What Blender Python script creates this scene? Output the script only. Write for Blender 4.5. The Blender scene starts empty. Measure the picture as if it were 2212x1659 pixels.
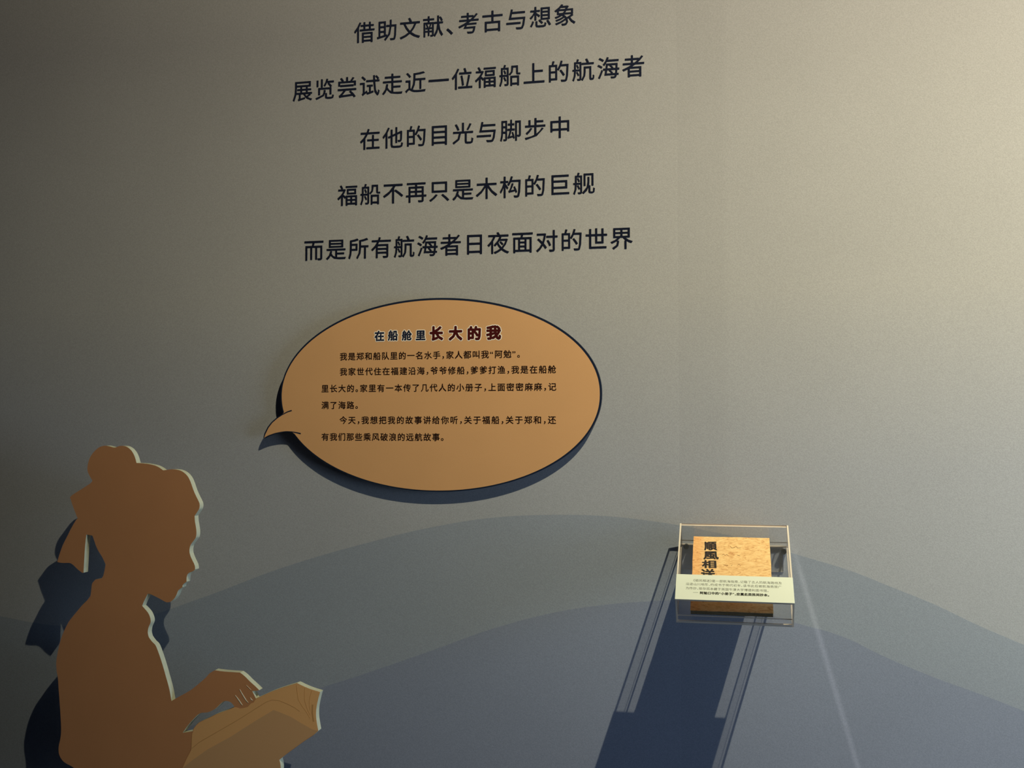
import bpy, math
from mathutils import Vector, Matrix
from mathutils.geometry import tessellate_polygon

SC = bpy.context.scene
COL = SC.collection

# ------------------------------------------------------------------ camera
EYE = Vector((0.0, 0.0, 1.55))
F_PX, CX, CY = 2206.0, 1106.0, 829.5
PITCH = math.radians(2.349)
YAW = math.radians(12.265)
FW = Vector((-math.sin(YAW)*math.cos(PITCH), math.cos(YAW)*math.cos(PITCH), math.sin(PITCH)))
RT = Vector((math.cos(YAW), math.sin(YAW), 0.0))
UP = RT.cross(FW)
cam = bpy.data.cameras.new('camera')
cam.sensor_fit = 'HORIZONTAL'; cam.sensor_width = 36.0
cam.lens = 36.0*F_PX/2212.0
cam.clip_start = 0.01
co = bpy.data.objects.new('camera', cam); COL.objects.link(co)
m = Matrix((RT, UP, -FW)).transposed().to_4x4(); m.translation = EYE
co.matrix_world = m
SC.camera = co

# ------------------------------------------------------------------ world, lights, exposure
WALL_Y = 2.518
SC.view_settings.view_transform = 'Standard'
SC.view_settings.look = 'None'
SC.view_settings.exposure = 0.0
SC.view_settings.gamma = 1.0
SC.view_settings.use_curve_mapping = False
SC.cycles.use_denoising = True
SC.cycles.max_bounces = 12
SC.cycles.transparent_max_bounces = 24
SC.cycles.sample_clamp_indirect = 4.0

w = bpy.data.worlds.new('world'); SC.world = w; w.use_nodes = True
bg = w.node_tree.nodes['Background']
bg.inputs[0].default_value = (0.30, 0.45, 1.0, 1); bg.inputs[1].default_value = 0.008

LAMP = Vector((2.05, -0.24, 6.05))
AIM = Vector((2.56, WALL_Y, 5.79))
ld = bpy.data.lights.new('ceiling_spotlight', 'SPOT')
ld.energy = 6250; ld.color = (1.0, 0.965, 0.66)
ld.spot_size = math.radians(154.5); ld.spot_blend = 0.96; ld.shadow_soft_size = 0.022
lo = bpy.data.objects.new('ceiling_spotlight', ld); COL.objects.link(lo)
lo.location = LAMP
lo.rotation_euler = (AIM-LAMP).to_track_quat('-Z', 'Y').to_euler()

ad = bpy.data.lights.new('blue_gallery_glow', 'AREA')
ad.energy = 84; ad.color = (0.56, 0.78, 1.0); ad.shape = 'RECTANGLE'; ad.size = 1.4; ad.size_y = 2.0
ao = bpy.data.objects.new('blue_gallery_glow', ad); COL.objects.link(ao)
ao.location = (3.77, 1.25, 1.25)
ao.rotation_euler = (Vector((0.0, WALL_Y, 1.45))-ao.location).to_track_quat('-Z', 'Y').to_euler()


# ------------------------------------------------------------------ helpers
def ray(px, py):
    return FW + RT*((px-CX)/F_PX) - UP*((py-CY)/F_PX)

def wall_pt(px, py, h=0.0):
    """point standing h in front of the wall, in metres"""
    d = ray(px, py)
    return EYE + d*((WALL_Y-h)/d.y)

def srgb(r, g, b):
    f = lambda c: (c/255/12.92) if c/255 <= 0.04045 else ((c/255+0.055)/1.055)**2.4
    return (f(r), f(g), f(b), 1.0)

def mat(name, color, rough=0.7, spec=0.3, bump=0.0, bscale=200.0, var=0.0, vscale=30.0, metallic=0.0):
    m = bpy.data.materials.new(name); m.use_nodes = True
    nt = m.node_tree; b = nt.nodes['Principled BSDF']
    b.inputs['Base Color'].default_value = color
    b.inputs['Roughness'].default_value = rough
    b.inputs['Specular IOR Level'].default_value = spec
    b.inputs['Metallic'].default_value = metallic
    tc = nt.nodes.new('ShaderNodeTexCoord')
    if var > 0:
        n = nt.nodes.new('ShaderNodeTexNoise'); n.inputs['Scale'].default_value = vscale
        n.inputs['Detail'].default_value = 6
        nt.links.new(tc.outputs['Object'], n.inputs['Vector'])
        r = nt.nodes.new('ShaderNodeMapRange')
        r.inputs[1].default_value = 0.3; r.inputs[2].default_value = 0.7
        r.inputs[3].default_value = 1-var; r.inputs[4].default_value = 1+var
        nt.links.new(n.outputs[0], r.inputs[0])
        mx = nt.nodes.new('ShaderNodeVectorMath'); mx.operation = 'SCALE'
        mx.inputs[0].default_value = color[:3]
        nt.links.new(r.outputs[0], mx.inputs['Scale'])
        nt.links.new(mx.outputs[0], b.inputs['Base Color'])
    if bump > 0:
        n = nt.nodes.new('ShaderNodeTexNoise'); n.inputs['Scale'].default_value = bscale
        n.inputs['Detail'].default_value = 3
        nt.links.new(tc.outputs['Object'], n.inputs['Vector'])
        bp = nt.nodes.new('ShaderNodeBump'); bp.inputs['Strength'].default_value = bump
        bp.inputs['Distance'].default_value = 0.001
        nt.links.new(n.outputs[0], bp.inputs['Height'])
        nt.links.new(bp.outputs[0], b.inputs['Normal'])
    return m

def link(name, me, mats, parent=None, mw=None):
    o = bpy.data.objects.new(name, me); COL.objects.link(o)
    for x in (mats if isinstance(mats, (list, tuple)) else [mats]):
        if me.materials.find(x.name) < 0:
            me.materials.append(x)
    if parent is not None:
        o.parent = parent
    if mw is not None:
        pm = PM.get(parent.name, Matrix()) if parent is not None else Matrix()
        o.matrix_local = pm.inverted() @ mw
        PM[o.name] = mw.copy()
    return o
PM = {}

def empty(name, mw, label, cat, group=None):
    o = bpy.data.objects.new(name, None); COL.objects.link(o)
    o.empty_display_size = 0.05
    o.matrix_world = mw; PM[o.name] = mw.copy()
    return tag(o, label, cat, group)

def tag(o, label=None, cat=None, group=None, kind=None):
    if label: o['label'] = label
    if cat: o['category'] = cat
    if group: o['group'] = group
    if kind: o['kind'] = kind
    return o

def T(x, y, z): return Matrix.Translation((x, y, z))

def smooth(pts, corner=36, n=4):
    """round a traced outline, keeping its sharp corners"""
    P = [Vector(p) for p in pts]; N = len(P); out = []
    def is_corner(i):
        a = P[i]-P[i-1]; b = P[(i+1) % N]-P[i]
        if a.length < 1e-9 or b.length < 1e-9: return True
        return math.degrees(a.angle(b)) > corner
    cs = [is_corner(i) for i in range(N)]
    for i in range(N):
        p0, p1, p2, p3 = P[i-1], P[i], P[(i+1) % N], P[(i+2) % N]
        L = (p2-p1).length
        def tang(a, b, c):
            t = (c-a)
            return t.normalized()*L if t.length > 1e-9 else Vector((0, 0))
        t1 = (p2-p1) if cs[i] else tang(p0, p1, p2)
        t2 = (p2-p1) if cs[(i+1) % N] else tang(p1, p2, p3)
        for k in range(n):
            t = k/n; t_2 = t*t; t_3 = t_2*t
            out.append(p1*(2*t_3-3*t_2+1)+t1*(t_3-2*t_2+t)+p2*(-2*t_3+3*t_2)+t2*(t_3-t_2))
    return [tuple(v) for v in out]

def prism(name, loops, z0, z1, edge_mat=True):
    """extruded flat shape: loops in local x,y (first one outside, the others holes), between z0 and z1"""
    tris = tessellate_polygon([[Vector((x, y, 0)) for x, y in lp] for lp in loops])
    flat = [p for lp in loops for p in lp]; n = len(flat)
    v = [(x, y, z1) for x, y in flat]+[(x, y, z0) for x, y in flat]
    f, mi = [], []
    for t in tris:
        a, b, c = [Vector(flat[k]) for k in t]
        cr = (b-a).cross(c-a)
        if abs(cr) < 1e-14: continue
        if cr < 0: t = (t[0], t[2], t[1])
        f.append(tuple(t)); mi.append(0)
        f.append((t[0]+n, t[2]+n, t[1]+n)); mi.append(1)
    base = 0
    for k, lp in enumerate(loops):
        m_ = len(lp)
        area = sum(lp[i][0]*lp[(i+1) % m_][1]-lp[(i+1) % m_][0]*lp[i][1] for i in range(m_))
        ccw = area > 0
        for i in range(m_):
            a, b = base+i, base+(i+1) % m_
            q = (a, a+n, b+n, b)
            if (k == 0) != ccw: q = q[::-1]
            f.append(q); mi.append(1)
        base += m_
    me = bpy.data.meshes.new(name); me.from_pydata(v, [], f)
    for p, i in zip(me.polygons, mi): p.material_index = i if edge_mat else 0
    me.update(); return me

def box(name, x0, x1, y0, y1, z0, z1, thin=None, bev=0.0):
    """box; the faces whose normal is not along axis `thin` take material 1 (the cut edges of a sheet)"""
    v = [(x, y, z) for z in (z0, z1) for y in (y0, y1) for x in (x0, x1)]
    f = [(0, 2, 3, 1), (4, 5, 7, 6), (0, 1, 5, 4), (2, 6, 7, 3), (0, 4, 6, 2), (1, 3, 7, 5)]
    ax = [2, 2, 1, 1, 0, 0]
    me = bpy.data.meshes.new(name); me.from_pydata(v, [], f)
    if thin is not None:
        for p, a in zip(me.polygons, ax): p.material_index = 0 if a == thin else 1
    me.update()
    if bev > 0:
        import bmesh
        bm = bmesh.new(); bm.from_mesh(me)
        bmesh.ops.bevel(bm, geom=list(bm.edges), offset=bev, segments=2, profile=0.5, affect='EDGES')
        bm.to_mesh(me); bm.free()
    return me

def stroke(pts, wds):
    """closed outline of a tapering pen line through pts with widths wds"""
    P = [Vector(p) for p in pts]; L, R = [], []
    for i, p in enumerate(P):
        d = (P[min(i+1, len(P)-1)]-P[max(i-1, 0)]).normalized(); nn = Vector((-d.y, d.x))
        wd = wds if not isinstance(wds, (list, tuple)) else wds[i]
        L.append(tuple(p+nn*wd/2)); R.append(tuple(p-nn*wd/2))
    return L+R[::-1]

# glyphs out of Blender's own built-in font, as real flat shapes
_gc = {}
def glyph(ch, offset=0.0, depth=0.0):
    key = (ch, offset, depth)
    if key not in _gc:
        c = bpy.data.curves.new('glyph', 'FONT'); c.body = ch; c.size = 1.0
        c.extrude = depth; c.resolution_u = 2; c.fill_mode = 'BOTH'
        o = bpy.data.objects.new('glyph_tmp', c); COL.objects.link(o)
        dg = bpy.context.evaluated_depsgraph_get()
        me = bpy.data.meshes.new_from_object(o.evaluated_get(dg))
        bpy.data.objects.remove(o); bpy.data.curves.remove(c)
        if offset > 0:                                 # bolder weight: the same strokes laid again, moved a little all round
            n = 8 if offset < 0.05 else 14
            base = [v.co.copy() for v in me.vertices]; fs = [tuple(p.vertices) for p in me.polygons]
            V, Fc, z_ = [], [], 0.0
            for k in range(n):
                z_ += 0.0006
                a_ = 2*math.pi*k/n; dx, dy = offset*math.cos(a_), offset*math.sin(a_); b_ = len(V)
                V += [(v.x+dx, v.y+dy, v.z+z_) for v in base]; Fc += [tuple(b_+i for i in f) for f in fs]
            if offset >= 0.05:
                for k in range(8):
                    z_ += 0.0006
                    a_ = 2*math.pi*k/8; dx, dy = offset*0.5*math.cos(a_), offset*0.5*math.sin(a_); b_ = len(V)
                    V += [(v.x+dx, v.y+dy, v.z+z_) for v in base]; Fc += [tuple(b_+i for i in f) for f in fs]
            me = bpy.data.meshes.new('glyph'); me.from_pydata(V, [], Fc); me.update()
        xs = [v.co.x for v in me.vertices]; ys = [v.co.y for v in me.vertices]
        _gc[key] = (me, min(xs), max(xs), min(ys), max(ys))
    return _gc[key]

HALF = '，。、“”《》'
def layout(text, size, xl, xr, half=0.53):
    """x of each glyph origin so that the first glyph starts at xl and the last one ends at xr"""
    adv, pos = [], 0.0
    for ch in text:
        pos_here = pos
        if ch == '《': pos_here -= 0.47
        adv.append(pos_here)
        pos += half if ch in HALF else 1.0
    g0, g1 = glyph(text[0]), glyph(text[-1])
    a0, a1 = adv[0], adv[-1]
    # x0 + a0*p + size*g0min = xl ; x0 + a1*p + size*g1max = xr
    p = ((xr-size*g1[2])-(xl-size*g0[1]))/(a1-a0)
    x0 = xl-size*g0[1]-a0*p
    return [x0+a*p for a in adv]

def joined_text(name, items):
    """items: (char, x, y, sx, sy, offset) -> one mesh"""
    V, Fc = [], []
    for ch, x, y, sx, sy, off in items:
        me = glyph(ch, off)[0]; b = len(V)
        V += [(x+v.co.x*sx, y+v.co.y*sy, v.co.z*sy) for v in me.vertices]
        Fc += [tuple(b+k for k in p.vertices) for p in me.polygons]
    me = bpy.data.meshes.new(name); me.from_pydata(V, [], Fc); me.update(); return me

# ------------------------------------------------------------------ materials
M = {}
M['board_face'] = mat('board_face', (.605, .268, .12, 1), 0.75, 0.2, bump=0.15, bscale=500, var=0.03, vscale=6)
M['board_edge'] = mat('board_edge', srgb(202, 200, 176), 0.7, 0.3, bump=0.2, bscale=150, var=0.05, vscale=60)
M['lit_cut_line'] = mat('lit_cut_line', (.95, .88, .68, 1), 0.7, 0.2)
M['book_print'] = mat('book_print', (.88, .46, .19, 1), 0.75, 0.2, bump=0.15, bscale=500)
M['book_shade_print'] = mat('book_shade_print', (.70, .385, .19, 1), 0.75, 0.2, bump=0.15, bscale=500)
M['line_print'] = mat('line_print', (.62, .31, .115, 1), 0.75, 0.2)
M['bubble_face'] = mat('bubble_face', (.71, .365, .165, 1), 0.72, 0.2, bump=0.15, bscale=500, var=0.02, vscale=8)
M['bubble_edge'] = mat('bubble_edge', srgb(24, 34, 56), 0.4, 0.4)
M['navy'] = mat('navy', srgb(20, 27, 52), 0.7, 0.15)
M['wall_navy'] = mat('wall_navy', srgb(15, 19, 38), 0.8, 0.1)
M['body_ink'] = mat('body_ink', srgb(34, 14, 9), 0.8, 0.1)
M['red_ink'] = mat('red_ink', srgb(72, 5, 6), 0.7, 0.2)
M['halo_white'] = mat('halo_white', srgb(255, 236, 222), 0.7, 0.2)
M['metal'] = mat('dark_metal', srgb(60, 56, 50), 0.25, 0.5, metallic=0.9)
M['peg'] = mat('peg', srgb(40, 40, 44), 0.6, 0.3)
M['card'] = mat('card', srgb(230, 232, 218), 0.6, 0.3, bump=0.1, bscale=400)
_nt = M['card'].node_tree; _tl = _nt.nodes.new('ShaderNodeBsdfTranslucent'); _tl.inputs[0].default_value = srgb(240, 232, 214)
_mx = _nt.nodes.new('ShaderNodeMixShader'); _mx.inputs[0].default_value = 0.06       # thin white card lets a little light through
_nt.links.new(_nt.nodes['Principled BSDF'].outputs[0], _mx.inputs[1]); _nt.links.new(_tl.outputs[0], _mx.inputs[2])
_nt.links.new(_mx.outputs[0], _nt.nodes['Material Output'].inputs[0])
M['ink'] = mat('ink', srgb(34, 32, 26), 0.7, 0.2)
M['thin_ink'] = mat('thin_ink', srgb(74, 72, 58), 0.7, 0.2)
M['brush_ink'] = mat('brush_ink', srgb(30, 20, 14), 0.6, 0.3)
M['faint_ink'] = mat('faint_ink', srgb(150, 96, 44), 0.8, 0.2)
M['pages'] = mat('pages', srgb(150, 132, 104), 0.9, 0.1, var=0.15, vscale=300)
M['floor'] = mat('floor_mat', srgb(70, 70, 74), 0.5, 0.4, var=0.1, vscale=5)

def acrylic(name, tint, edge=False):
    m = bpy.data.materials.new(name); m.use_nodes = True
    nt = m.node_tree; nt.nodes.clear()
    out = nt.nodes.new('ShaderNodeOutputMaterial')
    tr = nt.nodes.new('ShaderNodeBsdfTransparent'); tr.inputs[0].default_value = tint
    gl = nt.nodes.new('ShaderNodeBsdfGlossy'); gl.inputs['Roughness'].default_value = 0.02 if not edge else 0.15
    fr = nt.nodes.new('ShaderNodeFresnel'); ge = nt.nodes.new('ShaderNodeNewGeometry')
    io = nt.nodes.new('ShaderNodeMapRange'); io.inputs[3].default_value = 1.49; io.inputs[4].default_value = 1/1.49
    nt.links.new(ge.outputs['Backfacing'], io.inputs[0]); nt.links.new(io.outputs[0], fr.inputs[0])   # same reflectance on both faces of a sheet
    mx = nt.nodes.new('ShaderNodeMixShader')
    hf = nt.nodes.new('ShaderNodeMath'); hf.operation = 'MULTIPLY'; hf.inputs[1].default_value = 0.5
    nt.links.new(fr.outputs[0], hf.inputs[0]); nt.links.new(hf.outputs[0], mx.inputs[0])
    if edge:
        df = nt.nodes.new('ShaderNodeBsdfDiffuse'); df.inputs[0].default_value = srgb(232, 216, 202)
        m2 = nt.nodes.new('ShaderNodeMixShader'); m2.inputs[0].default_value = 0.88
        nt.links.new(tr.outputs[0], m2.inputs[1]); nt.links.new(df.outputs[0], m2.inputs[2])
        nt.links.new(m2.outputs[0], mx.inputs[1])
    else:
        nt.links.new(tr.outputs[0], mx.inputs[1])
    nt.links.new(gl.outputs[0], mx.inputs[2])
    nt.links.new(mx.outputs[0], out.inputs[0])
    return m
M['acrylic'] = acrylic('acrylic', (0.98, 0.977, 0.975, 1))
M['acrylic_edge'] = acrylic('acrylic_edge', (0.80, 0.79, 0.78, 1), True)

# aged paper of the booklet: warm cover with crumple relief and fibres
def paper():
    m = mat('aged_paper', srgb(226, 168, 104), 0.8, 0.15)
    nt = m.node_tree; b = nt.nodes['Principled BSDF']; tc = nt.nodes['Texture Coordinate']
    mp = nt.nodes.new('ShaderNodeMapping'); mp.inputs['Scale'].default_value = (42, 85, 42)
    nt.links.new(tc.outputs['Object'], mp.inputs[0])
    n = nt.nodes.new('ShaderNodeTexNoise'); n.inputs['Scale'].default_value = 1.0
    n.inputs['Detail'].default_value = 6; n.inputs['Roughness'].default_value = 0.65; n.inputs['Distortion'].default_value = 2.0
    nt.links.new(mp.outputs[0], n.inputs['Vector'])
    cr = nt.nodes.new('ShaderNodeValToRGB')
    cr.color_ramp.elements[0].position = 0.33; cr.color_ramp.elements[0].color = (.66, .31, .11, 1)
    cr.color_ramp.elements[1].position = 0.62; cr.color_ramp.elements[1].color = (1.0, .68, .32, 1)
    e = cr.color_ramp.elements.new(0.47); e.color = (.93, .56, .24, 1)
    nt.links.new(n.outputs[0], cr.inputs[0])
    # brown water stain: a narrow wandering band low on the cover
    sx = nt.nodes.new('ShaderNodeSeparateXYZ'); nt.links.new(tc.outputs['Object'], sx.inputs[0])
    n2 = nt.nodes.new('ShaderNodeTexNoise'); n2.inputs['Scale'].default_value = 16; n2.inputs['Detail'].default_value = 4
    nt.links.new(tc.outputs['Object'], n2.inputs['Vector'])
    a = nt.nodes.new('ShaderNodeMath'); a.operation = 'MULTIPLY_ADD'
    a.inputs[1].default_value = 0.022; nt.links.new(n2.outputs[0], a.inputs[0]); nt.links.new(sx.outputs[1], a.inputs[2])
    d = nt.nodes.new('ShaderNodeMath'); d.operation = 'SUBTRACT'; d.inputs[1].default_value = -0.026
    nt.links.new(a.outputs[0], d.inputs[0])
    ab = nt.nodes.new('ShaderNodeMath'); ab.operation = 'ABSOLUTE'; nt.links.new(d.outputs[0], ab.inputs[0])
    mr = nt.nodes.new('ShaderNodeMapRange'); mr.inputs[1].default_value = 0.002; mr.inputs[2].default_value = 0.007
    mr.inputs[3].default_value = 0.55; mr.inputs[4].default_value = 0.0
    nt.links.new(ab.outputs[0], mr.inputs[0])
    fx = nt.nodes.new('ShaderNodeMapRange'); fx.inputs[1].default_value = -0.005; fx.inputs[2].default_value = 0.03
    nt.links.new(sx.outputs[0], fx.inputs[0])
    mu = nt.nodes.new('ShaderNodeMath'); mu.operation = 'MULTIPLY'
    nt.links.new(mr.outputs[0], mu.inputs[0]); nt.links.new(fx.outputs[0], mu.inputs[1])
    mx = nt.nodes.new('ShaderNodeMix'); mx.data_type = 'RGBA'
    nt.links.new(mu.outputs[0], mx.inputs[0]); nt.links.new(cr.outputs[0], mx.inputs[6])
    mx.inputs[7].default_value = srgb(160, 96, 62)
    # the spine side is a shade more orange
    sp = nt.nodes.new('ShaderNodeMapRange'); sp.inputs[1].default_value = -0.062; sp.inputs[2].default_value = -0.075; sp.inputs[4].default_value = 0.6
    nt.links.new(sx.outputs[0], sp.inputs[0])
    m4 = nt.nodes.new('ShaderNodeMix'); m4.data_type = 'RGBA'; m4.blend_type = 'MULTIPLY'
    nt.links.new(sp.outputs[0], m4.inputs[0]); nt.links.new(mx.outputs[2], m4.inputs[6]); m4.inputs[7].default_value = (1.0, 0.72, 0.55, 1)
    nt.links.new(m4.outputs[2], b.inputs['Base Color'])
    bp = nt.nodes.new('ShaderNodeBump'); bp.inputs['Strength'].default_value = 0.9; bp.inputs['Distance'].default_value = 0.0012
    nt.links.new(n.outputs[0], bp.inputs['Height']); nt.links.new(bp.outputs[0], b.inputs['Normal'])
    return m
M['paper'] = paper()

# ------------------------------------------------------------------ added spot masked to a slit, for the streak reflected off the acrylic case
def added_streak_spot(pos, a, b, wa, wb, energy, color):
    d = bpy.data.lights.new('added_streak_spot', 'SPOT'); d.energy = energy; d.color = color
    d.spot_size = math.radians(40); d.spot_blend = 0.1; d.shadow_soft_size = 0.004
    o = bpy.data.objects.new('added_streak_spot', d); COL.objects.link(o)
    q = ((a+b)/2-pos).to_track_quat('-Z', 'Y')
    o.location = pos; o.rotation_euler = q.to_euler()
    qi = q.inverted()
    def uv(p):
        l = qi @ (p-pos); return Vector((l.x/-l.z, l.y/-l.z)), -l.z
    A_, za = uv(a); B_, zb = uv(b)
    ln = (B_-A_).length; t = (B_-A_)/ln; nn = Vector((-t.y, t.x))
    d.use_nodes = True; nt = d.node_tree; L = nt.links
    em = nt.nodes['Emission']
    tc = nt.nodes.new('ShaderNodeTexCoord'); sx = nt.nodes.new('ShaderNodeSeparateXYZ'); L.new(tc.outputs['Normal'], sx.inputs[0])
    def mth(op, x, y=None):
        n = nt.nodes.new('ShaderNodeMath'); n.operation = op
        for i, v in enumerate((x, y)):
            if v is None: continue
            if isinstance(v, (int, float)): n.inputs[i].default_value = v
            else: L.new(v, n.inputs[i])
        return n.outputs[0]
    nz = mth('ABSOLUTE', sx.outputs[2])
    u = mth('SUBTRACT', mth('DIVIDE', sx.outputs[0], nz), A_.x); v = mth('SUBTRACT', mth('DIVIDE', sx.outputs[1], nz), A_.y)
    al = mth('DIVIDE', mth('ADD', mth('MULTIPLY', u, t.x), mth('MULTIPLY', v, t.y)), ln)
    pe = mth('ABSOLUTE', mth('ADD', mth('MULTIPLY', u, nn.x), mth('MULTIPLY', v, nn.y)))
    hw_ = mth('ADD', mth('MULTIPLY', al, (wb-wa)/zb), wa/za)
    m1 = nt.nodes.new('ShaderNodeMapRange'); m1.interpolation_type = 'SMOOTHSTEP'
    L.new(mth('DIVIDE', pe, hw_), m1.inputs[0]); m1.inputs[1].default_value = 0.35; m1.inputs[2].default_value = 1.15; m1.inputs[3].default_value = 1; m1.inputs[4].default_value = 0
    m2 = nt.nodes.new('ShaderNodeMapRange'); L.new(al, m2.inputs[0]); m2.inputs[1].default_value = 0.0; m2.inputs[2].default_value = 0.12
    m3 = nt.nodes.new('ShaderNodeMapRange'); L.new(al, m3.inputs[0]); m3.inputs[1].default_value = 0.9; m3.inputs[2].default_value = 1.0; m3.inputs[3].default_value = 1; m3.inputs[4].default_value = 0
    L.new(mth('MULTIPLY', mth('MULTIPLY', m1.outputs[0], m2.outputs[0]), m3.outputs[0]), em.inputs[1])
added_streak_spot(Vector((1.2, -0.24, 6.05)), wall_pt(1712, 1178), wall_pt(1853+30, 1659+100), 0.0054, 0.0042, 580, (1.0, 0.93, 0.78))

# ------------------------------------------------------------------ the wall with its printed mural
HILL1 = [(-420, 1300), (-200, 1310), (0, 1331), (60, 1343), (130, 1352), (210, 1354), (300, 1336), (431.6, 1293), (626, 1221), (807, 1169), (942.5, 1137), (1078, 1117), (1213.7, 1112),
         (1304, 1114.6), (1400, 1124.5), (1560, 1153), (1741.8, 1204), (1833.5, 1231.7), (1925, 1268), (2017, 1305), (2109, 1349), (2212, 1393), (2420, 1480)]
HILL2 = [(100, 1700), (300, 1605), (500, 1543), (716.5, 1478.5), (807, 1449), (942.5, 1401.7), (1078, 1354), (1213.7, 1320), (1304, 1306.7), (1400, 1299), (1500, 1297),
         (1600, 1310), (1723, 1347), (1808, 1370.5), (1907, 1417), (2017, 1463), (2127, 1503), (2212, 1536), (2420, 1615)]
XA, XB, ZA, ZB = -5.0, 4.0, 0.0, 2.0

SEAM = wall_pt(1465, 700).x

def wall_material():
    m = bpy.data.materials.new('mural_wallpaper'); m.use_nodes = True
    nt = m.node_tree; L = nt.links; b = nt.nodes['Principled BSDF']
    b.inputs['Roughness'].default_value = 0.78; b.inputs['Specular IOR Level'].default_value = 0.25
    tc = nt.nodes.new('ShaderNodeTexCoord'); sx = nt.nodes.new('ShaderNodeSeparateXYZ')
    L.new(tc.outputs['Object'], sx.inputs[0])
    def mr(sock, a, b_, c=0.0, d=1.0):
        r = nt.nodes.new('ShaderNodeMapRange'); L.new(sock, r.inputs[0])
        for i, v in enumerate((a, b_, c, d)): r.inputs[1+i].default_value = v
        return r.outputs[0]
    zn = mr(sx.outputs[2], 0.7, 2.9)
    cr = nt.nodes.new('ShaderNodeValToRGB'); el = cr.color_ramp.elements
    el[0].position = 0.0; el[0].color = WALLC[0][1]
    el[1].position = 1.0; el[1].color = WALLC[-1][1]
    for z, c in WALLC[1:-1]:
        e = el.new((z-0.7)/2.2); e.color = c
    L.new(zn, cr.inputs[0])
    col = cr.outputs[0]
    xn = mr(sx.outputs[0], XA, XB)
    for pts, tint in ((HILL1, HT1), (HILL2, HT2)):
        fc = nt.nodes.new('ShaderNodeFloatCurve'); L.new(xn, fc.inputs[1])
        cu = fc.mapping.curves[0]
        ps = [wall_pt(*p) for p in pts]
        ps = [((p.x-XA)/(XB-XA), (p.z-ZA)/(ZB-ZA)) for p in ps]
        s0 = (ps[1][1]-ps[0][1])/(ps[1][0]-ps[0][0]); s1 = (ps[-1][1]-ps[-2][1])/(ps[-1][0]-ps[-2][0])
        ps = [(0.0, max(0.02, ps[0][1]-s0*ps[0][0]*0.7))]+ps+[(1.0, max(0.02, ps[-1][1]+s1*(1-ps[-1][0])*0.7))]
        cu.points[0].location = ps[0]; cu.points[1].location = ps[-1]
        for p in ps[1:-1]: cu.points.new(*p)
        fc.mapping.use_clip = False; fc.mapping.update()
        hz = mr(fc.outputs[0], 0, 1, ZA, ZB)
        sb = nt.nodes.new('ShaderNodeMath'); sb.operation = 'SUBTRACT'
        L.new(hz, sb.inputs[0]); L.new(sx.outputs[2], sb.inputs[1])
        mask = mr(sb.outputs[0], -0.0006, 0.0006)
        mul = nt.nodes.new('ShaderNodeMix'); mul.data_type = 'RGBA'; mul.blend_type = 'MULTIPLY'
        L.new(mask, mul.inputs[0]); L.new(col, mul.inputs[6]); mul.inputs[7].default_value = tint
        col = mul.outputs[2]
    # fine woven grain of the paper and slow cloudy unevenness
    n1 = nt.nodes.new('ShaderNodeTexNoise'); n1.inputs['Scale'].default_value = 2.2; n1.inputs['Detail'].default_value = 5
    L.new(tc.outputs['Object'], n1.inputs['Vector'])
    n2 = nt.nodes.new('ShaderNodeTexNoise'); n2.inputs['Scale'].default_value = 420; n2.inputs['Detail'].default_value = 2
    L.new(tc.outputs['Object'], n2.inputs['Vector'])
    v1 = mr(n1.outputs[0], 0.3, 0.7, 0.965, 1.035); v2 = mr(n2.outputs[0], 0.3, 0.7, 0.91, 1.09)
    mm = nt.nodes.new('ShaderNodeMath'); mm.operation = 'MULTIPLY'; L.new(v1, mm.inputs[0]); L.new(v2, mm.inputs[1])
    # pasted overlap of the two paper sheets: a strip a touch darker, from the seam to its feathered edge
    o1 = mr(sx.outputs[0], SEAM-0.0004, SEAM+0.0004); o2 = mr(sx.outputs[0], SEAM+0.105, SEAM+0.125, 0.035, 0.0)
    om = nt.nodes.new('ShaderNodeMath'); om.operation = 'MULTIPLY'; L.new(o1, om.inputs[0]); L.new(o2, om.inputs[1])
    os_ = nt.nodes.new('ShaderNodeMath'); os_.operation = 'SUBTRACT'; os_.inputs[0].default_value = 1.0; L.new(om.outputs[0], os_.inputs[1])
    m5 = nt.nodes.new('ShaderNodeMath'); m5.operation = 'MULTIPLY'; L.new(mm.outputs[0], m5.inputs[0]); L.new(os_.outputs[0], m5.inputs[1]); mm = m5
    sc = nt.nodes.new('ShaderNodeVectorMath'); sc.operation = 'SCALE'
    L.new(col, sc.inputs[0]); L.new(mm.outputs[0], sc.inputs['Scale'])
    L.new(sc.outputs[0], b.inputs['Base Color'])
    bp = nt.nodes.new('ShaderNodeBump'); bp.inputs['Strength'].default_value = 0.25; bp.inputs['Distance'].default_value = 0.0006
    L.new(n2.outputs[0], bp.inputs['Height']); L.new(bp.outputs[0], b.inputs['Normal'])
    return m
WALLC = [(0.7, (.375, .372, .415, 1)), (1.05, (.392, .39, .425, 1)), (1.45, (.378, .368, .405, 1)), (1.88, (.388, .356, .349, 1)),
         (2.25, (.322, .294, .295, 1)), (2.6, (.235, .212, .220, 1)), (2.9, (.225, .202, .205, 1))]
HT1 = (0.78, 0.84, 0.92, 1); HT2 = (0.84, 0.85, 0.95, 1)
M['wall'] = wall_material()

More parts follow.
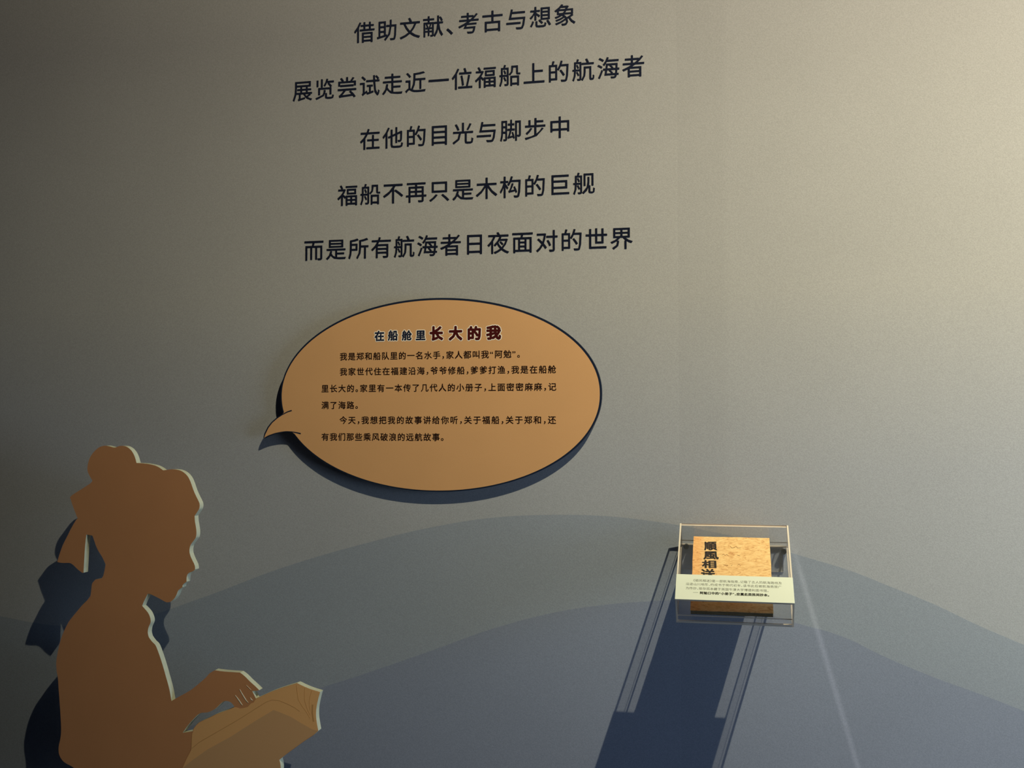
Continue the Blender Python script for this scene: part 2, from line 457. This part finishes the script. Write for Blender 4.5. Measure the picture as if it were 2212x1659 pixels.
wall = link('wall_back', box('wall_back', -5.0, 4.0, WALL_Y+0.001, WALL_Y+0.15, 0, 6.6), M['wall'], None, Matrix())
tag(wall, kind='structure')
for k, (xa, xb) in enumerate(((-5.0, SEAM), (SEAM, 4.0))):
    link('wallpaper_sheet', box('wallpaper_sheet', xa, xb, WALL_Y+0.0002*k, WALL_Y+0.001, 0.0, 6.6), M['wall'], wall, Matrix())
fl = link('floor', box('floor', -5.0, 4.0, -3.0, WALL_Y+0.15, -0.1, 0.0), M['floor'], None, Matrix())
tag(fl, kind='structure')

# ------------------------------------------------------------------ five lines of navy lettering on the wall
RX = Matrix.Rotation(math.radians(90), 4, 'X')        # local x right, y up, z out of the wall
LINES = [  # text, left px, right px, baseline px at the left, at the right
    ('借助文献、考古与想象', (765.5, 88.5), (1243.0, 50.0), 'topmost and first line of navy Chinese lettering on the wall, with one comma'),
    ('展览尝试走近一位福船上的航海者', (633.0, 212.5), (1391.5, 163.0), 'second line of navy Chinese lettering from the top, the longest one'),
    ('在他的目光与脚步中', (778.5, 319.5), (1229.5, 293.0), 'third line of navy Chinese lettering from the top, the shortest one'),
    ('福船不再只是木构的巨舰', (729.5, 440.0), (1285.0, 415.0), 'fourth line of navy Chinese lettering from the top, above the lowest line'),
    ('而是所有航海者日夜面对的世界', (658.0, 558.5), (1366.5, 533.5), 'lowest line of navy Chinese lettering, just above the orange speech bubble'),
]
EM = 0.0588
for text, (xl, yl), (xr, yr), lab in LINES:
    pl, pr = wall_pt(xl, yl), wall_pt(xr, yr)
    zb = (pl.z+pr.z)/2
    xs = layout(text, EM, pl.x, pr.x)
    root = empty('wall_lettering', T(pl.x, WALL_Y, zb), lab, 'lettering', 'navy lines of lettering on the wall')
    for ch, x in zip(text, xs):
        me = glyph(ch, 0.008, 0.004)[0]
        link('character', me, M['wall_navy'], root, T(x, WALL_Y-0.0003, zb) @ RX @ Matrix.Scale(EM, 4))

# ------------------------------------------------------------------ speech bubble sign
HB = 0.0195                                            # its face stands this far off the wall
def bub(px, py, h=HB):
    p = wall_pt(px, py, h); return (p.x, p.z)
def ell(cx, cy, a, b, a0, a1, n):
    out = []
    for i in range(n+1):
        t = math.radians(a0+(a1-a0)*i/n)
        c, s = math.cos(t), math.sin(t)
        k = 1.0+0.006*max(0.0, c)*abs(math.sin(2*t))
        out.append((cx+a*c*k, cy-b*s*k-2.5*c))
    return out
def jn(fn, px, py):   # angle on the ellipse nearest a point
    return fn
BCX, BCY, BA, BB = 953, 853, 347, 209.5
def ang(px, py):
    best = min((abs(e[0]-px)+abs(e[1]-py), i) for i, e in enumerate(ell(BCX, BCY, BA, BB, 0, 360, 1440)))
    return best[1]/4
A_TOP = ang(612.6, 892.6); A_BOT = ang(633.6, 936)
tail = [(598.3, 903.4), (587.5, 912.9), (579.3, 923.7), (572.6, 937.3), (569.2, 946.8),
        (580.7, 941.4), (594.3, 936.6), (607.8, 933.9), (621.4, 932.6), (629.5, 933.9)]
outer = ell(BCX, BCY, BA, BB, A_BOT-360, A_TOP, 180)+tail
face = ell(BCX-0.9, BCY+0.8, BA-3.6, BB-3.7, A_BOT-360+0.5, A_TOP-0.5, 180)+[(x+(1.0 if i < 5 else 0.3), y+(0.4 if i < 5 else -0.7)) for i, (x, y) in enumerate(tail)]
bc = wall_pt(BCX, BCY, 0)
BR = T(bc.x, WALL_Y, bc.z)
sign = empty('speech_bubble_sign', BR, 'large orange oval speech bubble sign with a navy outline, above the reading figure', 'sign')
BW = BR @ RX
loc = lambda pts, h=HB: [(x-bc.x, z-bc.z) for x, z in (bub(px, py, h) for px, py in pts)]
link('panel', prism('panel', [loc(outer)], HB-0.010, HB), [M['bubble_edge'], M['bubble_edge']], sign, BW)
link('face_print', prism('face_print', [loc(face)], HB, HB+0.0004), [M['bubble_face'], M['bubble_face']], sign, BW)
for i, (dx, dy) in enumerate(((-0.25, 0.08), (0.25, 0.08), (-0.22, -0.1), (0.22, -0.1))):
    link('standoff', prism('standoff', [[(dx+0.012*math.cos(t*math.pi/6), dy+0.012*math.sin(t*math.pi/6)) for t in range(12)]], 0.0016, HB-0.010),
         [M['peg'], M['peg']], sign, BW)
s1 = smooth([(630.4, 886.6), (621, 889.8), (610, 895.5), (598.3, 903), (587.3, 912.6), (579, 923.4), (572.4, 937), (569.4, 945.5)], 60, 1)
s2 = [(649.8, 936.8), (641, 934.6), (630, 932.8), (618, 932.2), (607.8, 933.4), (594.3, 936.2), (580.7, 941), (570, 946.4)]
link('tail_stroke', prism('tail_stroke', [loc(stroke(s1, [2.6, 2.2, 2.0, 2.0, 2.2, 2.4, 2.4, 1.0]))], HB+0.0004, HB+0.0007), [M['bubble_edge']]*2, sign, BW)
link('tail_stroke', prism('tail_stroke', [loc(stroke(s2, [2.7, 2.3, 1.9, 1.7, 1.6, 1.6, 1.5, 0.8]))], HB+0.0004, HB+0.0007), [M['bubble_edge']]*2, sign, BW)

ROWS = [  # text, left px, right px, baseline
    ('我是郑和船队里的一名水手，家人都叫我“阿勉”。', 734.5, 1123.0, 775.5, 773.0),
    ('我家世代住在福建沿海，爷爷修船，爹爹打渔，我是在船舱', 734.5, 1201.0, 809.0, 805.5),
    ('里长大的。家里有一本传了几代人的小册子，上面密密麻麻，记', 695.0, 1201.5, 846.0, 842.5),
    ('满了海路。', 695.0, 773.0, 882.0, 882.0),
    ('今天，我想把我的故事讲给你听，关于福船，关于郑和，还', 734.0, 1201.0, 914.5, 914.0),
    ('有我们那些乘风破浪的远航故事。', 695.0, 958.0, 950.5, 951.0),
]
EB = 0.0211
HT = HB+0.0004
for text, xl, xr, yl, yr in ROWS:
    a, c = bub(xl, yl), bub(xr, yr)
    xs = layout(text, EB, a[0]-bc.x, c[0]-bc.x)
    zb = (a[1]+c[1])/2-bc.z
    items = [(ch, x, zb, EB, EB, 0.020) for ch, x in zip(text, xs)]
    link('text_line', joined_text('text_line', items), M['body_ink'], sign, BW @ T(0, 0, HT+0.0001))
# heading, two sizes, navy then dark red, each character with a pale outline
HEAD = [('在', 809, 830.5, 714, 737.3, 0), ('船', 838, 860, 713, 736.5, 0), ('舱', 868, 890, 713, 736.2, 0), ('里', 898, 919.5, 713.5, 735.2, 0),
        ('长', 928.5, 957.5, 704.3, 736.2, 1), ('大', 969.5, 999, 704, 735.8, 1), ('的', 1010.5, 1039, 704, 735, 1), ('我', 1050.5, 1082.5, 702.5, 734.3, 1)]
for ch, x0, x1, y0, y1, big in HEAD:
    a, c = bub(x0, y1), bub(x1, y0)
    for off, mt_, nm, hz in ((0.118 if not big else 0.112, M['halo_white'], 'heading_outline', 0.0001), (0.055 if big else 0.045, M['red_ink'] if big else M['navy'], 'heading_character', 0.0003)):
        g = glyph(ch, 0.045); go = glyph(ch, off)[0]
        sx_ = (c[0]-a[0])/(g[2]-g[1]); sy_ = (c[1]-a[1])/(g[4]-g[3])
        mw = BW @ T(a[0]-bc.x-g[1]*sx_, a[1]-bc.z-g[3]*sy_, HT+hz) @ Matrix.Diagonal((sx_, sy_, 0.02, 1))
        link(nm, go, mt_, sign, mw)

# ------------------------------------------------------------------ cut-out board of a reading figure
HF = 0.136                                             # face of the board off the wall
TF = 0.019                                             # its thickness
def crop(sx_, ox, oy, pts): return [(ox+x/sx_, oy+y/sx_) for x, y in pts]
out_ = []
out_ += crop(5.82, 100, 940, [(525, 470), (516, 420), (530, 335), (560, 262), (610, 198), (670, 150), (740, 132), (800, 142), (858, 157), (920, 137), (985, 137),
    (1040, 165), (1085, 215), (1115, 280), (1135, 350), (1250, 358), (1360, 380), (1420, 407), (1470, 442), (1540, 433), (1600, 429), (1670, 440), (1730, 470),
    (1780, 520), (1815, 590), (1850, 690), (1885, 770), (1915, 830), (1928, 870), (1924, 920), (1900, 962), (1865, 1015), (1868, 1080), (1880, 1150),
    (1888, 1220), (1880, 1285), (1850, 1330), (1815, 1380), (1800, 1440), (1806, 1500), (1828, 1562)])
out_ += crop(12.76, 340, 1190, [(880, 40), (905, 120), (960, 250), (1010, 350), (1035, 430), (1040, 510), (980, 560), (880, 600), (830, 650), (805, 740), (803, 850),
    (730, 905), (695, 950), (690, 1000), (590, 1075), (560, 1120), (535, 1190), (495, 1270), (430, 1350), (350, 1405), (250, 1415), (130, 1355), (0, 1285)])
out_ += crop(5.53, 0, 1100, [(1790, 1012), (1765, 1010), (1740, 1060), (1715, 1110), (1698, 1155), (1730, 1190), (1770, 1240), (1795, 1300), (1800, 1350),
    (1775, 1410), (1765, 1470), (1775, 1520)])
out_ += crop(4.621, 0, 1300, [(1490, 360), (1520, 400), (1550, 430), (1580, 500), (1620, 620), (1660, 760), (1690, 870), (1712, 990)])
out_ += crop(5.53, 340, 1400, [(215, 604), (400, 500), (500, 420), (580, 350), (625, 300), (685, 265), (800, 280), (980, 292)])
out_ += crop(7.577, 500, 1440, [(140, 98), (215, 155), (300, 240), (400, 330), (455, 385), (420, 395), (340, 400), (370, 460), (400, 522)])
out_ += crop(7.577, 500, 1440, [(470, 492), (640, 415), (860, 335), (1075, 270), (1180, 320), (1300, 370), (1450, 415), (1415, 550), (1388, 700), (1388, 850),
    (1420, 1050), (1330, 1130), (1200, 1215), (1000, 1360), (850, 1470), (785, 1525), (800, 1590), (805, 1659)])
out_ += [(604, 1680), (592, 1712), (560, 1732), (440, 1742), (300, 1738), (210, 1710)]
out_ += crop(4.621, 0, 1300, [(735, 1655), (640, 1600), (592, 1530), (585, 1450), (600, 1380), (610, 1300), (605, 1150), (595, 1000), (585, 870), (578, 760),
    (566, 690), (561, 610), (570, 540), (590, 440), (620, 340), (680, 210), (740, 130), (850, 0)])
out_ += crop(5.53, 0, 1100, [(970, 1160), (1075, 1045), (1090, 960), (1100, 890), (1140, 840), (1215, 825), (1235, 790), (1262, 660), (1220, 570), (1160, 470),
    (1105, 315), (1032, 302), (1025, 360), (1012, 500), (998, 758), (985, 762), (930, 720), (870, 662), (830, 642), (740, 642), (684, 630), (710, 540), (750, 430), (810, 310),
    (860, 210), (915, 120)])
out_ += crop(5.82, 100, 940, [(395, 1050), (360, 960), (330, 880), (298, 780), (330, 750), (400, 705), (480, 655), (560, 600), (580, 572), (550, 520)])
hole = crop(5.53, 340, 1400, [(302, 1012), (360, 930), (430, 850), (510, 778), (600, 768), (690, 725), (785, 640), (830, 632), (880, 650), (922, 702), (850, 735),
    (700, 790), (600, 840), (500, 885), (458, 925), (430, 965), (424, 992)])
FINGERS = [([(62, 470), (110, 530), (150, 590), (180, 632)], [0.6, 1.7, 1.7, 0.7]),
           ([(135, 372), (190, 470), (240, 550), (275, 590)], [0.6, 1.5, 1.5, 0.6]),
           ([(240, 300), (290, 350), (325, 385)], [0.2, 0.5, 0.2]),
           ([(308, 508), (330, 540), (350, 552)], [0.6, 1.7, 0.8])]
fc_ = wall_pt(300, 1450, 0)
FR = T(fc_.x, WALL_Y, fc_.z); FWm = FR @ RX
def fl_(pts, h=HF):
    r = []
    for px, py in pts:
        p = wall_pt(px, py, h); r.append((p.x-fc_.x, p.z-fc_.z))
    return r
fig = empty('reader_cutout', FR, 'brown cut-out silhouette of a seated reader with a hair bun, ribbon and open book', 'cutout')
loops = [fl_(smooth(out_, 34, 3)), fl_(smooth(hole, 40, 3))]
link('board', prism('board', loops, HF-TF, HF), [M['board_face'], M['board_edge']], fig, FWm)
for x, y in ((250, 1080), (250, 1440), (520, 1600), (300, 1650)):
    a = fl_([(x, y)])[0]
    link('standoff', prism('standoff', [[(a[0]+0.014*math.cos(t*math.pi/6), a[1]+0.014*math.sin(t*math.pi/6)) for t in range(12)]], 0.0016, HF-TF),
         [M['peg'], M['peg']], fig, FWm)
C7 = lambda pts: crop(5.53, 340, 1400, pts)
C9 = lambda pts: crop(7.577, 500, 1440, pts)
bookpoly = C7([(300, 1434), (345, 1330), (405, 1215), (415, 1020), (428, 996), (434, 966), (462, 926), (502, 888), (602, 843), (702, 793), (852, 738), (925, 706), (990, 722),
    (1030, 716), (1080, 702), (1120, 660), (1150, 650)])+C9([(380, 560), (402, 526), (472, 496), (642, 419), (862, 339), (1074, 274), (1178, 324), (1298, 374), (1446, 418), (1411, 552),
    (1384, 700), (1384, 850), (1414, 1048), (1320, 1025), (1150, 930), (960, 815), (760, 735), (690, 708), (640, 740), (420, 870), (200, 1010), (0, 1140)])+C7([(600, 1210), (430, 1330)])
link('book_print', prism('book_print', [fl_(bookpoly)], HF, HF+0.0003), [M['book_print']]*2, fig, FWm)
shade = C9([(690, 708), (760, 735), (960, 815), (1150, 930), (1320, 1025), (1414, 1050), (1326, 1127), (1196, 1212), (996, 1357), (846, 1467), (781, 1522), (796, 1590), (801, 1659)])+\
    [(600, 1680), (588, 1708), (540, 1725), (440, 1730), (330, 1725)]+C7([(300, 1434), (430, 1330), (600, 1210)])+C9([(0, 1140), (200, 1010), (420, 870), (640, 740)])
link('book_cover_print', prism('book_cover_print', [fl_(shade)], HF, HF+0.0003), [M['book_shade_print']]*2, fig, FWm)
for pts, wd in ((C7([(410, 1200), (500, 1125), (700, 1010), (900, 895), (1040, 810), (1180, 720), (1300, 645), (1370, 618), (1450, 625), (1550, 665), (1640, 710), (1700, 755)]), 0.9),
                (C9([(1065, 300), (1075, 400), (1095, 540), (1160, 650), (1240, 760), (1290, 850)]), 0.7),
                (C9([(1205, 345), (1195, 450), (1200, 560), (1240, 690), (1290, 800)]), 0.7),
                (C9([(1320, 390), (1290, 480), (1275, 580), (1290, 720)]), 0.7),
                (C9([(1330, 620), (1325, 760), (1345, 900)]), 3.0)):
    link('page_line', prism('page_line', [fl_(stroke(pts, wd))], HF+0.0003, HF+0.0005), [M['line_print']]*2, fig, FWm)

for pts, wd in FINGERS:  # pale raised strips, coloured like the lit inner sides of the finger slits
    link('finger_line', prism('finger_line', [fl_(stroke(crop(7.577, 500, 1440, pts), wd))], HF, HF+0.0006), [M['lit_cut_line']]*2, fig, FWm)

# ------------------------------------------------------------------ acrylic display case
A = math.radians(32.6)
CW, CL, CT = 0.250, 0.266, 0.067
P0 = EYE+Vector((-0.0035, 2.481, -0.2325))             # middle of the lid's rear edge
US = Vector((0, math.cos(A), math.sin(A)))             # up the slope, towards the wall
UN = Vector((0, -math.sin(A), math.cos(A)))            # out of the lid
CM = Matrix((Vector((1, 0, 0)), US, UN)).transposed().to_4x4(); CM.translation = P0   # local y up the slope, 0 = rear edge
def lid_pt(px, py, off=0.0):
    d = ray(px, py); q = P0-UN*off
    p = EYE+d*(((q-EYE).dot(UN))/d.dot(UN))-P0
    return p.x, p.dot(US)
case = empty('display_case', CM, 'clear acrylic display case sloping out from the wall with a booklet inside', 'display case')
AC = [M['acrylic'], M['acrylic_edge']]
g = 0.0035
def part(name, *a, thin=2, mats=AC, parent=case):
    return link(name, box(name, *a, thin=thin), mats, parent, CM)
part('lid', -CW/2+g, CW/2-g, -CL, 0, -g, 0, thin=2)
part('side_panel', -CW/2, -CW/2+g, -CL, 0, -CT, 0, thin=0)
part('side_panel', CW/2-g, CW/2, -CL, 0, -CT, 0, thin=0)
part('front_panel', -CW/2+g, CW/2-g, -CL, -CL+g, -CT+0.0055, -g, thin=1)
part('rear_panel', -CW/2+g, CW/2-g, -g, 0, -CT+0.0055, -g, thin=1)
part('tray', -CW/2+g, CW/2-g, -CL+g, -g, -0.050, -0.047, thin=2)
part('base_plate', -CW/2+g, CW/2-g, -CL, 0, -CT, -CT+0.005, thin=2)
# wall bracket: two dark bolts through a clear strip under the rear edge
bz = wall_pt(1484, 1180).z
b0 = P0.y
link('mounting_plate', box('mounting_plate', -CW/2+0.003, CW/2-0.010, WALL_Y-0.0045, WALL_Y-0.0005, EYE.z-0.345, EYE.z-0.284, thin=1), AC, case, Matrix.Translation((P0.x, 0, 0)))
for px, py in ((1482.5, 1180), (1692.5, 1191)):
    p = wall_pt(px, py, 0.010)
    ring = [(0.0062*math.cos(t*math.pi/10), 0.0062*math.sin(t*math.pi/10)) for t in range(20)]
    bo = link('bolt', prism('bolt', [ring], 0.0, 0.016), [M['metal']]*2, case, T(p.x, WALL_Y-0.0045, p.z) @ RX)
    link('bolt_cap', prism('bolt_cap', [[(x*0.55, y*0.55) for x, y in ring]], 0.016, 0.0175), [M['metal']]*2, bo, T(p.x, WALL_Y-0.0045, p.z) @ RX)

# ------------------------------------------------------------------ old booklet on the tray
CO = 0.0345                                            # cover below the lid
tl, tr, bl, br = [lid_pt(*q, CO) for q in ((1499.4, 1154.5), (1663.5, 1155.9), (1490.3, 1323), (1669.1, 1329))]
x0, x1 = (tl[0]+bl[0])/2, (tr[0]+br[0])/2
y0, y1 = -CL+g+0.0015, -g-0.0015
BM = CM @ T((x0+x1)/2, (y0+y1)/2, -CO)
hw, hl = (x1-x0)/2, (y1-y0)/2
book = empty('booklet', BM, 'old tan paper booklet with black brush characters, lying inside the clear case', 'booklet')
def wavy(n=26, seed=0):
    pts = []
    cs = [(-hw, -hl), (hw, -hl), (hw, hl), (-hw, hl)]
    for k in range(4):
        a, b = Vector(cs[k]), Vector(cs[(k+1) % 4])
        for i in range(n):
            t = i/n; q = a.lerp(b, t); nn = Vector((b.y-a.y, a.x-b.x)).normalized()
            q += nn*(0.0005*math.sin(9*t+k*2+seed)+0.00025*math.sin(31*t+k))*math.sin(math.pi*t)
            pts.append((q.x, q.y))
    return pts
link('front_cover', prism('front_cover', [wavy()], -0.0008, 0.0), [M['paper']]*2, book, BM)
for i in range(10):
    z = -0.0008-0.0011*i
    sc_ = 0.995-0.004*(i % 3)
    link('page_gathering', prism('page_gathering', [[(x*sc_, y*sc_) for x, y in wavy(8, i)]], z-0.00095, z), [M['pages']]*2, book, BM)
BTITLE = [('順', 1521, 1549.5, 1171, 1189.5), ('風', 1519, 1553, 1192, 1209), ('相', 1516, 1548, 1211, 1227.5), ('送', 1514, 1546, 1230, 1251)]
for ch, xa, xb, ya, yb in BTITLE:
    a, c = lid_pt(xa, yb, CO), lid_pt(xb, ya, CO)
    gm = glyph(ch, 0.034)
    sx_ = (c[0]-a[0])/(gm[2]-gm[1]); sy_ = (c[1]-a[1])/(gm[4]-gm[3])
    sh = Matrix.Identity(4); sh[1][0] = 0.10
    mw = CM @ T(a[0]-gm[1]*sx_, a[1]-gm[3]*sy_, -CO+0.0003) @ Matrix.Diagonal((sx_, sy_, 0.02, 1)) @ sh
    link('title_character', gm[0], M['brush_ink'], book, mw)
# faint handwriting on the cover
for pts in ([(1577, 1180), (1581, 1184), (1586, 1183), (1590, 1180), (1593, 1184), (1600, 1183.5)], [(1559, 1200), (1563, 1197), (1566, 1200), (1570, 1198), (1574, 1201)],
            [(1592, 1199), (1596, 1200), (1599, 1201)], [(1562, 1220), (1567, 1221), (1572, 1221), (1570, 1224)], [(1579, 1223), (1582, 1220)], [(1593, 1222), (1596, 1219), (1600, 1222)]):
    q = [lid_pt(*p, CO) for p in pts]
    link('handwriting', prism('handwriting', [stroke(q, [0.0006]+[0.0013]*(len(q)-2)+[0.0006])], -CO, -CO+0.0004), [M['faint_ink']]*2, book, CM)

# ------------------------------------------------------------------ caption card on the lid
cy_t = (lid_pt(1460.2, 1241.6)[1]+lid_pt(1712.5, 1248.1)[1])/2
CHh = 0.0016
CMC = CM @ T(0, 0, 0)
card = link('caption_card', box('caption_card', -CW/2-0.0005, CW/2+0.0005, -CL-0.0008, cy_t, 0.0002, CHh, bev=0.0003), M['card'], None, CM)
tag(card, 'cream white caption card with small Chinese print, lying across the clear case lid', 'caption card')
CAP = [('《顺风相送》是一部航海指南，记载了古人的航海路线及', 1497.7, 1688.9, 1256.8, 1262.6, 0.0, 'thin_ink'),
       ('沿途山川地形，约成书于明代初年。该书此后被航海商旅广', 1481.4, 1688.2, 1264.6, 1270.6, 0.0, 'thin_ink'),
       ('为传抄，现存孤本藏于英国牛津大学博德利图书馆。', 1481.4, 1660.0, 1273.4, 1279.2, 0.0, 'thin_ink'),
       ('阿勉口中的“小册子”，应属此类民间抄本。', 1512.3, 1661.2, 1283.6, 1289.0, 0.045, 'ink')]
for text, xl, xr, yl, yr, off, mk in CAP:
    a, c = lid_pt(xl, yl), lid_pt(xr, yr)
    xs = layout(text, 0.0078, a[0], c[0], 0.5)
    yb = (a[1]+c[1])/2
    items = [(ch, x, yb-0.0008, 0.0078, 0.0092, off) for ch, x in zip(text, xs)]
    link('text_line', joined_text('text_line', items), M[mk], card, CM @ T(0, 0, CHh+0.0001))
a, c = lid_pt(1497, 1281), lid_pt(1508, 1281)
link('dash', box('dash', a[0], c[0], a[1]-0.0003, a[1]+0.0003, CHh, CHh+0.0002), M['thin_ink'], card, CM)
